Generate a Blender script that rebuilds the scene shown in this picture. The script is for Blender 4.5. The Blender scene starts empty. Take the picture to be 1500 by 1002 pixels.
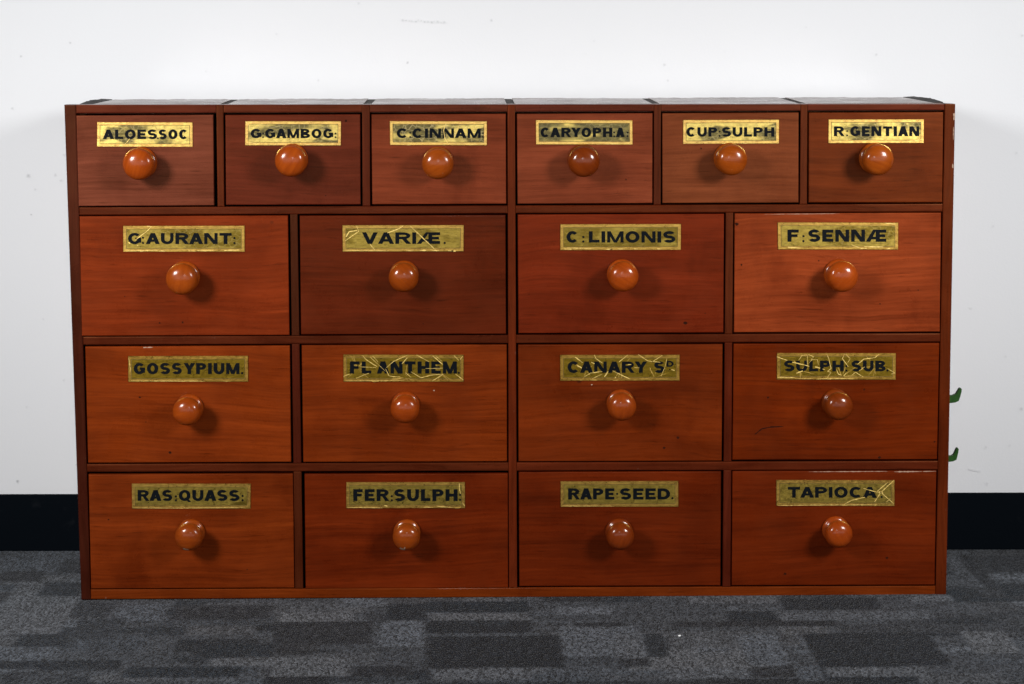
import bpy, bmesh, math, random
import numpy as np
from mathutils import Vector, Matrix

random.seed(11)
rng = np.random.default_rng(5)
S = bpy.context.scene
C = S.collection

# ------------------------------------------------------------------ camera
CX, CD, CZ, PITCH, YAW, ROLL, FPX = -0.07592, 3.61502, 0.91447, 0.14072, -0.02056, -0.00226, 3482.28
_rt = Vector((math.cos(YAW), math.sin(YAW), 0)); _fw = Vector((-math.sin(YAW), math.cos(YAW), 0)); _z = Vector((0, 0, 1))
_fwd = math.cos(PITCH) * _fw - math.sin(PITCH) * _z
_up = math.sin(PITCH) * _fw + math.cos(PITCH) * _z
_R = math.cos(ROLL) * _rt + math.sin(ROLL) * _up
_U = -math.sin(ROLL) * _rt + math.cos(ROLL) * _up
EYE = Vector((CX, -CD, CZ))
cam = bpy.data.cameras.new('camera')
cam.sensor_width = 36; cam.lens = 36 * FPX / 1500; cam.clip_end = 100
co = bpy.data.objects.new('camera', cam); C.objects.link(co)
M = Matrix((_R, _U, -_fwd)).transposed().to_4x4(); M.translation = EYE
co.matrix_world = M
S.camera = co

# ------------------------------------------------------------------ light
S.view_settings.view_transform = 'Standard'; S.view_settings.look = 'None'
S.view_settings.exposure = 0; S.view_settings.gamma = 1
S.cycles.use_denoising = True
S.cycles.blur_glossy = 0.3
S.cycles.max_bounces = 8


def area(name, loc, target, size, power, col=(1, 1, 1)):
    l = bpy.data.lights.new(name, 'AREA'); l.shape = 'SQUARE'; l.size = size; l.energy = power; l.color = col
    o = bpy.data.objects.new(name, l); C.objects.link(o)
    o.location = loc
    o.rotation_euler = (Vector(target) - Vector(loc)).to_track_quat('-Z', 'Y').to_euler()
    return o


for sx, pw in ((-1, 11.4), (1, 10.8)):
    o = area('softbox', (sx * 1.62, -1.85, 1.40), (sx * 0.54, 0.1, 0.50), 0.50, pw)
    o.data.spread = math.radians(76)
area('camera_flash', (-0.05, -3.5, 1.16), (0, 0, 0.6), 0.10, 3)

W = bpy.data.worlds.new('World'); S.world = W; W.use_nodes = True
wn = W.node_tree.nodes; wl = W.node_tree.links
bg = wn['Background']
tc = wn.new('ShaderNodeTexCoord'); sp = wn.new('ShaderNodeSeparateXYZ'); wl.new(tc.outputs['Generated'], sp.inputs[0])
def wmap(sock, a, b, c, d):
    m = wn.new('ShaderNodeMapRange'); m.interpolation_type = 'SMOOTHSTEP'
    for i, x in enumerate((a, b, c, d)): m.inputs[i + 1].default_value = x
    wl.new(sock, m.inputs[0]); return m.outputs[0]


def wmul(a, b):
    m = wn.new('ShaderNodeMath'); m.operation = 'MULTIPLY'; wl.new(a, m.inputs[0])
    if hasattr(b, 'is_output'): wl.new(b, m.inputs[1])
    else: m.inputs[1].default_value = b
    return m.outputs[0]


# bright world band added for reflections, standing for the studio's lit far side
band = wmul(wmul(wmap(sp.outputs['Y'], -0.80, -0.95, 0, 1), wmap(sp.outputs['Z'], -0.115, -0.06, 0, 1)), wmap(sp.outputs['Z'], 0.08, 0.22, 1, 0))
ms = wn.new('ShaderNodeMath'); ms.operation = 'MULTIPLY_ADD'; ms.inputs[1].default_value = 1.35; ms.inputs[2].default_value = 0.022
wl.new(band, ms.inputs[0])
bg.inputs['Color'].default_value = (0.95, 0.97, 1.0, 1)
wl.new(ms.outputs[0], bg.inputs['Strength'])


# ------------------------------------------------------------------ helpers
def ray(u, v):
    a = float(u - 750) / FPX; b = float(v - 501) / FPX
    return _fwd + a * _R - b * _U


def at(u, v, y=0.0):            # a photo pixel on the upright plane at depth y
    d = ray(u, v); t = (y - EYE.y) / d.y
    return EYE + t * d


def on_floor(u, v):
    d = ray(u, v); t = -EYE.z / d.z
    return EYE + t * d


def link(name, bm, mats, parent=None, loc=(0, 0, 0), smooth=False):
    me = bpy.data.meshes.new(name); bm.to_mesh(me); bm.free()
    for m in (mats if isinstance(mats, (list, tuple)) else [mats]):
        me.materials.append(m)
    if smooth:
        for p in me.polygons: p.use_smooth = True
    o = bpy.data.objects.new(name, me); C.objects.link(o)
    o.location = loc
    if parent: o.parent = parent
    return o


def hexa(bm, q0, q1, bevel=0.0, seg=2, mat=0):
    """prism between quad q0 (front) and q1 (back), both TL,TR,BR,BL"""
    a = [bm.verts.new(p) for p in q0]; b = [bm.verts.new(p) for p in q1]
    fs = [bm.faces.new((a[3], a[2], a[1], a[0])), bm.faces.new(b)]
    for i in range(4):
        j = (i + 1) % 4
        fs.append(bm.faces.new((a[i], a[j], b[j], b[i])))
    for f in fs: f.material_index = mat
    if bevel:
        es = list({e for f in fs[:1] for e in f.edges})
        bmesh.ops.bevel(bm, geom=es, offset=bevel, segments=seg, affect='EDGES', profile=0.6)
    return fs


def board(bm, px, y0, y1, bevel=0.0, off=(0, 0, 0), seg=2, ref=0.0):
    P = [at(u, v, ref) for u, v in px]
    o = Vector(off)
    hexa(bm, [Vector((p.x, y0, p.z)) - o for p in P], [Vector((p.x, y1, p.z)) - o for p in P], bevel, seg)
    bmesh.ops.recalc_face_normals(bm, faces=bm.faces)


def lerp(a, b, t): return (a[0] + (b[0] - a[0]) * t, a[1] + (b[1] - a[1]) * t)


def put_strip(bm, pts, wd, off, y, mat, ragged=0.35):
    """tapered sliver along pixel points"""
    P = []
    for (a, b) in zip(pts[:-1], pts[1:]):
        n = max(2, int(math.hypot(b[0] - a[0], b[1] - a[1]) / 2.5))
        for i in range(n): P.append(lerp(a, b, i / n))
    P.append(pts[-1])
    W_ = []
    n = len(P)
    for i, p in enumerate(P):
        a = P[max(0, i - 1)]; b = P[min(n - 1, i + 1)]
        d = Vector((b[0] - a[0], b[1] - a[1])); d = d / max(1e-6, d.length); nn = Vector((-d.y, d.x))
        w = wd * .5 * (0.25 + 0.75 * math.sin(math.pi * (i + .5) / n) ** .5) * random.uniform(1 - ragged, 1 + ragged)
        c = Vector(p) + nn * random.uniform(-.09, .09)
        row = []
        for s in (-1, 1):
            q_ = at(*(c + nn * w * s)); row.append(bm.verts.new((q_.x - off.x, y, q_.z - off.z)))
        W_.append(row)
    for i in range(n - 1):
        fa = bm.faces.new((W_[i][0], W_[i][1], W_[i + 1][1], W_[i + 1][0])); fa.normal_update()
        if fa.normal.y > 0: fa.normal_flip()
        fa.material_index = mat


def box(bm, x0, x1, y0, y1, z0, z1, bevel=0.0):
    hexa(bm, [(x0, y0, z1), (x1, y0, z1), (x1, y0, z0), (x0, y0, z0)],
         [(x0, y1, z1), (x1, y1, z1), (x1, y1, z0), (x0, y1, z0)], bevel)
    bmesh.ops.recalc_face_normals(bm, faces=bm.faces)


class N:
    """tiny node-graph helper"""
    def __init__(s, name):
        s.m = bpy.data.materials.new(name); s.m.use_nodes = True
        s.t = s.m.node_tree; s.p = s.t.nodes['Principled BSDF']

    def n(s, kind, **kw):
        nd = s.t.nodes.new('ShaderNode' + kind)
        for k, v in kw.items():
            if k.startswith('i_'):
                key = k[2:]; key = int(key) if key.isdigit() else key
                s.put(nd, key, v)
            else: setattr(nd, k, v)
        return nd

    def put(s, nd, key, v):
        if hasattr(v, 'is_output'): s.t.links.new(v, nd.inputs[key])
        else: nd.inputs[key].default_value = v

    def mix(s, f, a, b, kind='MIX'):
        nd = s.n('Mix', data_type='RGBA', blend_type=kind)
        s.put(nd, 0, f); s.put(nd, 6, a); s.put(nd, 7, b)
        return nd.outputs[2]

    def math(s, op, a, b=0.0, c=0.0):
        nd = s.n('Math', operation=op); s.put(nd, 0, a); s.put(nd, 1, b); s.put(nd, 2, c)
        return nd.outputs[0]

    def rng(s, v, a, b, c=0.0, d=1.0, kind='LINEAR'):
        nd = s.n('MapRange', interpolation_type=kind); s.put(nd, 0, v)
        for i, x in enumerate((a, b, c, d)): s.put(nd, i + 1, x)
        return nd.outputs[0]

    def noise(s, vec, scale, detail=4, rough=0.55, w=None, dist=0.0):
        nd = s.n('TexNoise', noise_dimensions='4D' if w is not None else '3D')
        s.put(nd, 'Vector', vec); s.put(nd, 'Scale', scale); s.put(nd, 'Detail', detail); s.put(nd, 'Roughness', rough)
        s.put(nd, 'Distortion', dist)
        if w is not None: s.put(nd, 'W', w)
        return nd.outputs[0]

    def mapping(s, vec, scale, loc=None):
        nd = s.n('Mapping'); s.put(nd, 'Vector', vec); s.put(nd, 'Scale', scale)
        if loc is not None: s.put(nd, 'Location', loc)
        return nd.outputs[0]

    def set(s, **kw):
        for k, v in kw.items():
            s.put(s.p, k.replace('_', ' '), v)
        return s.m


def rgba(r, g, b): return (r, g, b, 1)


def bump(g, h, strength, dist):
    return g.n('Bump', i_Strength=strength, i_Distance=dist, i_Height=h).outputs[0]


def wood(name, vertical=False, rough=0.3, worn=0.0, coat=0.04):
    """polished old mahogany; the object's own colour sets how red and how dark the board is"""
    g = N(name)
    oc = g.n('TexCoord').outputs['Object']; info = g.n('ObjectInfo'); rnd = info.outputs['Random']
    w = g.math('MULTIPLY', rnd, 37.0)
    k = (1, 1, 1) if not vertical else (1, 1, 1)
    wob = g.noise(oc, 2.6, 2, 0.5, w)                       # slow wander of the grain
    sxyz = g.n('SeparateXYZ'); g.put(sxyz, 0, oc)
    along, across = (sxyz.outputs['Z'], sxyz.outputs['X']) if vertical else (sxyz.outputs['X'], sxyz.outputs['Z'])
    ac = g.math('MULTIPLY_ADD', wob, 0.055, across)
    comb = g.n('CombineXYZ'); g.put(comb, 0, along); g.put(comb, 1, g.math('MULTIPLY', sxyz.outputs['Y'], 1.0)); g.put(comb, 2, ac)
    v = comb.outputs[0]
    band = g.noise(g.mapping(v, (2.2, 6, 30)), 1.0, 5, 0.6, w, 0.15)
    streak = g.noise(g.mapping(v, (8, 40, 240)), 1.0, 4, 0.65, w)
    pore = g.noise(g.mapping(v, (38, 200, 760)), 1.0, 2, 0.6, w)
    blot = g.noise(oc, 9.0, 3, 0.55, g.math('ADD', w, 5.0))
    fac = g.math('ADD', g.math('MULTIPLY', band, 0.55), g.math('MULTIPLY', streak, 0.45))
    fac = g.rng(fac, 0.35, 0.65)
    base = info.outputs['Color']
    dark = g.mix(1.0, base, rgba(0.60, 0.54, 0.54), 'MULTIPLY')
    light = g.mix(1.0, base, rgba(1.30, 1.40, 1.45), 'MULTIPLY')
    col = g.mix(fac, dark, light)
    col = g.mix(g.rng(blot, 0.40, 0.66, 0.0, 0.55, 'SMOOTHSTEP'), col, g.mix(1.0, col, rgba(0.62, 0.52, 0.5), 'MULTIPLY'))
    col = g.mix(g.rng(pore, 0.60, 0.72, 0.0, 0.45), col, g.mix(1.0, col, rgba(0.45, 0.38, 0.4), 'MULTIPLY'))
    fleck = g.noise(g.mapping(v, (24, 120, 330)), 1.0, 3, 0.6, g.math('ADD', w, 9.0))
    col = g.mix(g.rng(fleck, 0.60, 0.70, 0.0, 0.6), col, g.mix(1.0, col, rgba(0.42, 0.34, 0.32), 'MULTIPLY'))
    pale_s = g.noise(g.mapping(v, (3, 30, 85)), 1.0, 4, 0.6, g.math('ADD', w, 17.0))
    col = g.mix(g.rng(pale_s, 0.58, 0.74, 0.0, 0.5), col, g.mix(1.0, col, rgba(1.5, 1.7, 1.6), 'MULTIPLY'))
    stain = g.noise(g.mapping(oc, (11, 11, 6)), 1.0, 4, 0.65, g.math('ADD', w, 29.0))
    col = g.mix(g.rng(stain, 0.54, 0.72, 0.0, 0.5, 'SMOOTHSTEP'), col, g.mix(1.0, col, rgba(0.55, 0.42, 0.4), 'MULTIPLY'))
    # knocks and specks
    vo = g.n('TexVoronoi', voronoi_dimensions='4D'); g.put(vo, 'Vector', g.mapping(oc, (20, 20, 26))); g.put(vo, 'W', w); g.put(vo, 'Scale', 1.0)
    rs = g.n('SeparateColor'); g.put(rs, 0, vo.outputs['Color'])
    spot = g.math('MULTIPLY', g.rng(vo.outputs['Distance'], 0.03, g.math('MULTIPLY_ADD', rs.outputs[1], 0.06, 0.04), 1.0, 0.0), g.rng(rs.outputs[0], 0.60, 0.63))
    col = g.mix(g.math('MULTIPLY', spot, 0.75), col, rgba(0.018, 0.005, 0.003))
    if worn:
        pale = g.noise(oc, 60, 4, 0.7, w)
        col = g.mix(g.rng(pale, 0.68, 0.76, 0, worn), col, rgba(0.42, 0.28, 0.2))
    rg = g.rng(g.noise(oc, 14, 5, 0.65, w), 0.3, 0.7, rough - 0.16, rough + 0.06)
    h = g.math('ADD', g.math('MULTIPLY', pore, -0.5), g.math('MULTIPLY', streak, 0.6))
    g.set(Base_Color=col, Roughness=rg, Specular_IOR_Level=0.30, Specular_Tint=rgba(1.0, 0.42, 0.16), Normal=bump(g, h, 0.16, 0.0006),
          Coat_Weight=coat, Coat_Roughness=g.math('MULTIPLY', rg, 0.45))
    g.put(g.p, 'Coat Normal', bump(g, g.noise(oc, 22, 3, 0.5, w), 0.25, 0.002))
    return g.m


def plain(name, col, rough=0.5, metal=0.0, coat=0.0, spec=0.5):
    g = N(name)
    oc = g.n('TexCoord').outputs['Object']
    nz = g.noise(oc, 220, 4, 0.6)
    c = g.mix(g.rng(nz, 0.3, 0.7), rgba(*[x * 0.8 for x in col]), rgba(*[min(1, x * 1.2) for x in col]))
    return g.set(Base_Color=c, Roughness=g.rng(nz, 0.3, 0.7, max(0.02, rough - .06), rough + .06), Metallic=metal, Coat_Weight=coat, Specular_IOR_Level=spec)


M_front = wood('polished_drawer_wood', rough=0.36)
M_rail = wood('polished_rail_wood', rough=0.34, worn=0.25)
M_post = wood('polished_post_wood', True, rough=0.36, worn=0.25)
M_top = wood('dusty_top_wood', rough=0.30, worn=0.25)
M_groove = plain('dark_joint', (0.020, 0.014, 0.011), 0.7, spec=0.2)
M_inside = plain('inside_shade', (0.010, 0.005, 0.004), 0.9, spec=0.1)
M_hole = plain('dark_dent', (0.022, 0.006, 0.003), 0.9, spec=0.05)
M_chip_glint = plain('pale_chip_glint', (0.36, 0.24, 0.17), 0.7, spec=0.1)
M_green = plain('green_enamel', (0.014, 0.062, 0.006), 0.5, spec=0.2)
M_letter = plain('black_lettering', (0.0022, 0.0034, 0.0050), 0.5, spec=0.08)
M_line = plain('label_line', (0.16, 0.10, 0.02), 0.45, metal=0.5)
M_crumb = plain('white_crumb', (0.85, 0.85, 0.82), 0.7)


def knob_mat():
    g = N('turned_knob_wood')
    oc = g.n('TexCoord').outputs['Object']; info = g.n('ObjectInfo'); w = g.math('MULTIPLY', info.outputs['Random'], 19)
    a = g.noise(g.mapping(oc, (20, 20, 160)), 1.0, 4, 0.6, w); b = g.noise(oc, 45, 3, 0.5, w)
    base = info.outputs['Color']
    col = g.mix(g.rng(a, 0.3, 0.7), g.mix(1, base, rgba(0.8, 0.72, 0.7), 'MULTIPLY'), g.mix(1, base, rgba(1.15, 1.2, 1.2), 'MULTIPLY'))
    col = g.mix(g.rng(b, 0.5, 0.75, 0, 0.4), col, g.mix(1, base, rgba(0.55, 0.42, 0.4), 'MULTIPLY'))
    sp = g.noise(oc, 420, 2, 0.6, w)
    col = g.mix(g.rng(sp, 0.70, 0.76, 0, 0.35), col, rgba(0.45, 0.25, 0.14))
    return g.set(Base_Color=col, Roughness=0.42, Specular_IOR_Level=0.12, Specular_Tint=rgba(1, .5, .25), Coat_Weight=0.6, Coat_Roughness=g.rng(b, 0.3, 0.7, 0.12, 0.20),
                 Normal=bump(g, g.noise(oc, 160, 3, 0.6, w), 0.08, 0.001))


M_knob = knob_mat()


def gold_mat(name, base, field):
    """gold leaf behind glass; object colour: R = tarnish, G = crazing, B = dark reflection put into the colour"""
    g = N(name)
    oc = g.n('TexCoord').outputs['Object']; info = g.n('ObjectInfo'); w = g.math('MULTIPLY', info.outputs['Random'], 23)
    sc = g.n('SeparateColor'); g.put(sc, 0, info.outputs['Color'])
    tar, craz, dark_refl = sc.outputs[0], sc.outputs[1], sc.outputs[2]
    n1 = g.noise(g.mapping(oc, (15, 20, 32)), 1.0, 3, 0.5, w, 0.3)
    n2 = g.noise(oc, 190, 4, 0.65, w); n3 = g.noise(g.mapping(oc, (60, 60, 200)), 1.0, 4, 0.65, w)
    col = g.mix(g.rng(n2, 0.3, 0.7), rgba(*[x * 0.82 for x in base]), rgba(*[min(1, x * 1.14) for x in base]))
    col = g.mix(g.math('MULTIPLY', g.rng(n3, 0.45, 0.7, 0, 0.45), g.math('SUBTRACT', 1.0, dark_refl)), col, rgba(base[0] * 0.7, base[1] * 0.55, base[2] * 0.5))
    rough = g.rng(n2, 0.3, 0.7, 0.24, 0.42)
    if field:
        lo = g.math('SUBTRACT', 0.60, g.math('MULTIPLY', tar, 0.25))
        t = g.rng(n1, lo, g.math('ADD', lo, 0.09), 0, 1, 'SMOOTHSTEP')
        t = g.math('MULTIPLY', t, g.rng(n3, 0.2, 0.5, 0.6, 1.0))
        col = g.mix(g.math('MULTIPLY', t, 0.86), col, rgba(0.030, 0.030, 0.012))
        # crazed bright flecks
        vo = g.n('TexVoronoi', feature='DISTANCE_TO_EDGE', voronoi_dimensions='4D'); g.put(vo, 'Vector', g.mapping(oc, (95, 95, 120))); g.put(vo, 'W', w); g.put(vo, 'Scale', 1.0)
        f = g.math('MULTIPLY', g.rng(vo.outputs[0], 0.01, 0.05, 1, 0), g.math('MULTIPLY', craz, g.rng(n1, 0.35, 0.6)))
        col = g.mix(f, col, rgba(0.95, 0.74, 0.33)); rough = g.math('MAXIMUM', rough, g.math('MULTIPLY', f, 0.6))
    if not field: dark_refl = g.math('MULTIPLY', dark_refl, 0.72)
    col = g.mix(dark_refl, col, rgba(base[0] * 0.34, base[1] * 0.285, base[2] * 0.10))
    return g.set(Base_Color=col, Metallic=0.93, Roughness=rough, Coat_Weight=0.35, Coat_Roughness=0.05,
                 Normal=bump(g, g.math('ADD', n3, g.math('MULTIPLY', g.noise(oc, 26, 3, 0.5, w), 2.0)), 0.14, 0.002))


M_gold = gold_mat('gold_leaf_border', (1.0, 0.59, 0.14), False)
M_field = gold_mat('gold_leaf_field', (0.86, 0.64, 0.15), True)
M_crack = plain('broken_gold_edge', (0.88, 0.60, 0.17), 0.45, metal=0.5)
M_fine = plain('fine_gold_craze', (0.50, 0.31, 0.06), 0.45, metal=0.5)


# ------------------------------------------------------------------ setting: wall, skirting, carpet
PSI = math.tan(-0.02378); WY = 0.32234; SK = 0.0978


def wall_y(x): return WY + PSI * x


g = N('white_wall_paint')
oc = g.n('TexCoord').outputs['Object']
mott = g.noise(oc, 1.3, 4, 0.6); fine = g.noise(oc, 260, 3, 0.6)
at_s = g.n('Attribute', attribute_name='smudge').outputs['Fac']
pc = g.mix(g.rng(mott, 0.3, 0.7), rgba(0.70, 0.705, 0.72), rgba(0.725, 0.725, 0.735))
spk = g.rng(g.noise(oc, 33, 2, 0.6), 0.76, 0.82, 0, 0.10)
pc = g.mix(spk, pc, rgba(0.45, 0.45, 0.46))
pc = g.mix(at_s, pc, rgba(0.22, 0.22, 0.23))
M_wall = g.set(Base_Color=pc, Roughness=0.55, Specular_IOR_Level=0.3, Normal=bump(g, fine, 0.10, 0.0015))

bm = bmesh.new()
X0, X1 = -3.0, 3.0
G = 0.004
q = lambda y, z: [Vector((X0, wall_y(X0) + y, z)), Vector((X1, wall_y(X1) + y, z))]
a, b = q(G, 2.7), q(G, 0.0); c, d = q(0.1, 2.7), q(0.1, 0.0)
hexa(bm, [a[0], a[1], b[1], b[0]], [c[0], c[1], d[1], d[0]])
bmesh.ops.recalc_face_normals(bm, faces=bm.faces)
lay = bm.verts.layers.float.new('smudge')
spots = [(597, 92, 2.6, .5), (720, 30, 3, .35), (100, 63, 2.5, .4), (27, 83, 2.5, .45), (38, 259, 4, .5), (78, 258, 3.2, .3), (86, 266, 3, .3),
         (48, 279, 2.6, .25), (42, 316, 2, .6), (14, 160, 2.6, .35), (973, 95, 3, .3), (978, 118, 2.2, .25), (1282, 80, 2.6, .3), (1494, 52, 2.6, .3),
         (22, 709, 3, .75), (1486, 223, 2.5, .2), (1493, 597, 3.5, .35), (1441, 653, 3, .25), (1443, 706, 3, .25), (1476, 650, 2.5, .15),
         (466, 118, 2.6, .2), (404, 50, 3, .12), (525, 5, 2.5, .2), (90, 228, 2.2, .2), (109, 684, 2, .3), (90, 560, 2.4, .2), (60, 470, 2.4, .18),
         (35, 600, 2.6, .15), (1452, 330, 2.4, .15), (1420, 450, 2.4, .15), (1470, 520, 2.4, .15), (1180, 40, 2.5, .12), (870, 60, 2.5, .12), (300, 105, 2.5, .12)]
for i in range(14):                                          # the dragged scuff above the chest
    spots.append((590 + i * 4.6 + random.uniform(-1, 1), 29.5 + 3.4 * i / 13 + random.uniform(-1.2, 1.2), random.uniform(1.2, 2.6), random.uniform(.15, .5)))
for i in range(7): spots.append((1418 + i * 2.4, 685 + 0.4 * i, 1.8, .16))
for k, (u, v, r, s_) in enumerate(spots):
    p = at(u, v, WY); p = Vector((p.x, 0, p.z)); p.y = wall_y(p.x) + G - 0.0004 - k * 0.000012
    rr = r * 1.14e-3
    cv = bm.verts.new(p); cv[lay] = s_
    ring = []
    for j in range(10):
        an = j * math.tau / 10; rj = rr * random.uniform(.75, 1.25)
        ring.append(bm.verts.new(p + Vector((math.cos(an) * rj, PSI * math.cos(an) * rj, math.sin(an) * rj))))
    for j in range(10): bm.faces.new((cv, ring[(j + 1) % 10], ring[j]))
wall = link('wall', bm, M_wall); wall['kind'] = 'structure'

bm = bmesh.new()
a, b = q(0, SK), q(0, 0.0); c, d = q(G + .001, SK), q(G + .001, 0.0)
hexa(bm, [a[0], a[1], b[1], b[0]], [c[0], c[1], d[1], d[0]], 0.0015)
bmesh.ops.recalc_face_normals(bm, faces=bm.faces)
g = N('black_skirting_vinyl'); oc = g.n('TexCoord').outputs['Object']
nz = g.noise(oc, 30, 5, 0.65)
M_sk = g.set(Base_Color=g.mix(g.rng(nz, 0.62, 0.75, 0, 0.25), rgba(0.0008, 0.0022, 0.0042), rgba(0.02, 0.022, 0.025)), Roughness=0.7, Specular_IOR_Level=0.05)
sk = link('skirting', bm, M_sk); sk['kind'] = 'structure'

# carpet: tones of the woven blocks are laid out on a fine grid
gx0, gx1, gy0, gy1, st = -1.5, 1.5, -1.3, 0.40, 0.006
nx, ny = int((gx1 - gx0) / st) + 1, int((gy1 - gy0) / st) + 1
xs = gx0 + st * np.arange(nx); ys = gy0 + st * np.arange(ny)
tone = np.full((ny, nx), 0.42); hue = np.full((ny, nx), 0.5)


def patch(x0, x1, y0, y1, t, h):
    i0, i1 = np.searchsorted(xs, (x0, x1)); j0, j1 = np.searchsorted(ys, (y0, y1))
    tone[j0:j1, i0:i1] = t; hue[j0:j1, i0:i1] = h


for i in range(900):
    x, y = rng.uniform(gx0 - .1, gx1), rng.uniform(gy0 - .1, gy1)
    w_, d_ = rng.choice([.07, .1, .16, .22]) * rng.uniform(.7, 1.3), rng.choice([.03, .045, .07, .11]) * rng.uniform(.8, 1.2)
    patch(x, x + w_, y, y + d_, float(np.clip(rng.normal(.44, .19), .10, .85)), rng.uniform(0.2, .8))
DK, LT = .14, .74
for (u0, u1, v0, v1, t) in [
    (567, 624, 885, 909, DK), (627, 774, 880, 897, DK), (627, 778, 898, 910, LT), (624, 688, 911, 927, DK), (400, 543, 910, 943, DK + .05),
    (400, 459, 942, 960, DK + .1), (554, 624, 910, 947, LT), (627, 822, 931, 978, DK), (822, 939, 916, 962, LT), (840, 920, 912, 918, DK),
    (629, 781, 980, 997, LT), (514, 602, 976, 991, DK + .06), (400, 514, 962, 991, LT), (609, 950, 997, 1010, DK + .1), (910, 950, 964, 976, DK + .1),
    (1144, 1288, 876, 894, DK), (1064, 1136, 895, 910, DK), (1140, 1368, 895, 908, LT - .12), (984, 1228, 910, 919, DK + .03), (900, 942, 928, 964, LT),
    (942, 976, 928, 962, DK + .08), (1088, 1152, 928, 976, LT), (1184, 1376, 927, 976, DK), (1420, 1484, 924, 958, LT), (1368, 1456, 905, 914, DK + .05),
    (1100, 1164, 976, 992, DK + .1), (976, 1096, 978, 994, LT), (1212, 1356, 976, 992, LT), (1016, 1172, 994, 1010, DK + .05),
    (1424, 1460, 836, 876, DK + .1), (1412, 1520, 814, 838, DK + .1), (1395, 1420, 806, 860, .55),
    (0, 106, 853, 930, LT - .08), (0, 64, 837, 853, DK + .1), (61, 119, 853, 873, DK + .1), (90, 119, 818, 837, DK + .1), (0, 88, 812, 836, .52),
    (27, 103, 929, 948, DK + .08), (0, 87, 948, 968, LT - .1), (254, 400, 886, 908, DK + .06), (302, 400, 943, 963, DK + .03), (305, 400, 963, 976, LT),
    (180, 353, 976, 993, DK + .06), (109, 167, 882, 905, DK + .12), (167, 245, 884, 910, LT - .12), (106, 180, 905, 937, DK + .14), (0, 30, 985, 1010, DK + .1)]:
    p0, p1 = on_floor(u0, v1), on_floor(u1, v0)
    xm0 = on_floor(u0, (v0 + v1) / 2).x; xm1 = on_floor(u1, (v0 + v1) / 2).x
    patch(xm0, xm1, p0.y, p1.y, t, float(rng.uniform(.2, .85)))
k3 = lambda A: (A + np.roll(A, 1, 0) + np.roll(A, -1, 0) + np.roll(A, 1, 1) + np.roll(A, -1, 1)) / 5
hue = k3(hue); tone = 0.5 * tone + 0.5 * k3(tone)
XX, YY = np.meshgrid(xs, ys)
vs = np.stack([XX.ravel(), YY.ravel(), np.zeros(nx * ny)], 1)
idx = np.arange(nx * ny).reshape(ny, nx)
fc = np.stack([idx[:-1, :-1].ravel(), idx[:-1, 1:].ravel(), idx[1:, 1:].ravel(), idx[1:, :-1].ravel()], 1)
# the rest of the room's floor round that grid
ox0, ox1, oy0 = -3.0, 3.0, -6.5
xe, ye = xs[-1], ys[-1]; n0 = len(vs)
outer = [(ox0, oy0), (gx0, oy0), (xe, oy0), (ox1, oy0), (ox0, gy0), (ox1, gy0), (ox0, ye), (ox1, ye)]
vs = np.concatenate([vs, np.array([(x, y, 0) for x, y in outer])])
A, Bc, Cc, Dc = int(idx[0, 0]), int(idx[0, -1]), int(idx[-1, -1]), int(idx[-1, 0])
extra = [(n0, n0 + 1, A, n0 + 4), (n0 + 1, n0 + 2, Bc, A), (n0 + 2, n0 + 3, n0 + 5, Bc), (n0 + 4, A, Dc, n0 + 6), (Bc, n0 + 5, n0 + 7, Cc)]
me = bpy.data.meshes.new('carpet_floor')
me.from_pydata(vs.tolist(), [], fc.tolist() + extra); me.update()
for nm, arr in (('tone', tone), ('hue', hue)):
    at_ = me.attributes.new(nm, 'FLOAT', 'POINT')
    at_.data.foreach_set('value', np.concatenate([arr.ravel(), np.full(len(outer), .42)]).astype(np.float32))
fl = bpy.data.objects.new('floor', me); C.objects.link(fl); fl['kind'] = 'structure'
g = N('grey_block_carpet')
oc = g.n('TexCoord').outputs['Object']
t0 = g.n('Attribute', attribute_name='tone').outputs['Fac']; h0 = g.n('Attribute', attribute_name='hue').outputs['Fac']
warp = g.n('VectorMath', operation='ADD'); nzc = g.n('TexNoise', i_Scale=60.0); g.put(nzc, 'Vector', oc)
wsc = g.n('VectorMath', operation='SCALE'); g.put(wsc, 0, nzc.outputs['Color']); g.put(wsc, 'Scale', 0.006)
g.put(warp, 0, oc); g.put(warp, 1, wsc.outputs[0])


def tuft(sx, sy):
    v = g.n('TexVoronoi', voronoi_dimensions='2D'); g.put(v, 'Vector', g.mapping(warp.outputs[0], (sx, sy, 1))); g.put(v, 'Scale', 1.0)
    c = g.n('SeparateColor'); g.put(c, 0, v.outputs['Color'])
    return c.outputs[0], v.outputs['Distance']


t_a, d_a = tuft(430, 150); t_b, d_b = tuft(190, 70)
big = g.noise(oc, 14, 3, 0.6)
tt = g.math('ADD', t0, g.math('MULTIPLY_ADD', big, 0.10, -0.05))
tt = g.math('ADD', tt, g.math('MULTIPLY_ADD', t_b, 0.14, -0.07))
ca = g.mix(h0, rgba(0.0065, 0.0125, 0.0195), rgba(0.0125, 0.0130, 0.0170))
cb = g.mix(h0, rgba(0.090, 0.106, 0.130), rgba(0.106, 0.110, 0.118))
cc = g.mix(g.rng(tt, 0.15, 0.76), ca, cb)
gr = t_a
grain = g.rng(gr, 0.0, 1.0, 0.22, 1.78)
gc = g.n('CombineColor'); [g.put(gc, i, grain) for i in range(3)]
cc = g.mix(1.0, cc, gc.outputs[0], 'MULTIPLY')
M_carpet = g.set(Base_Color=cc, Roughness=0.95, Specular_IOR_Level=0.1, Normal=bump(g, g.math('SUBTRACT', gr, d_a), 0.7, 0.004))
g.put(g.p, 'Sheen Weight', 0.08)
me.materials.append(M_carpet)

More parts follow.
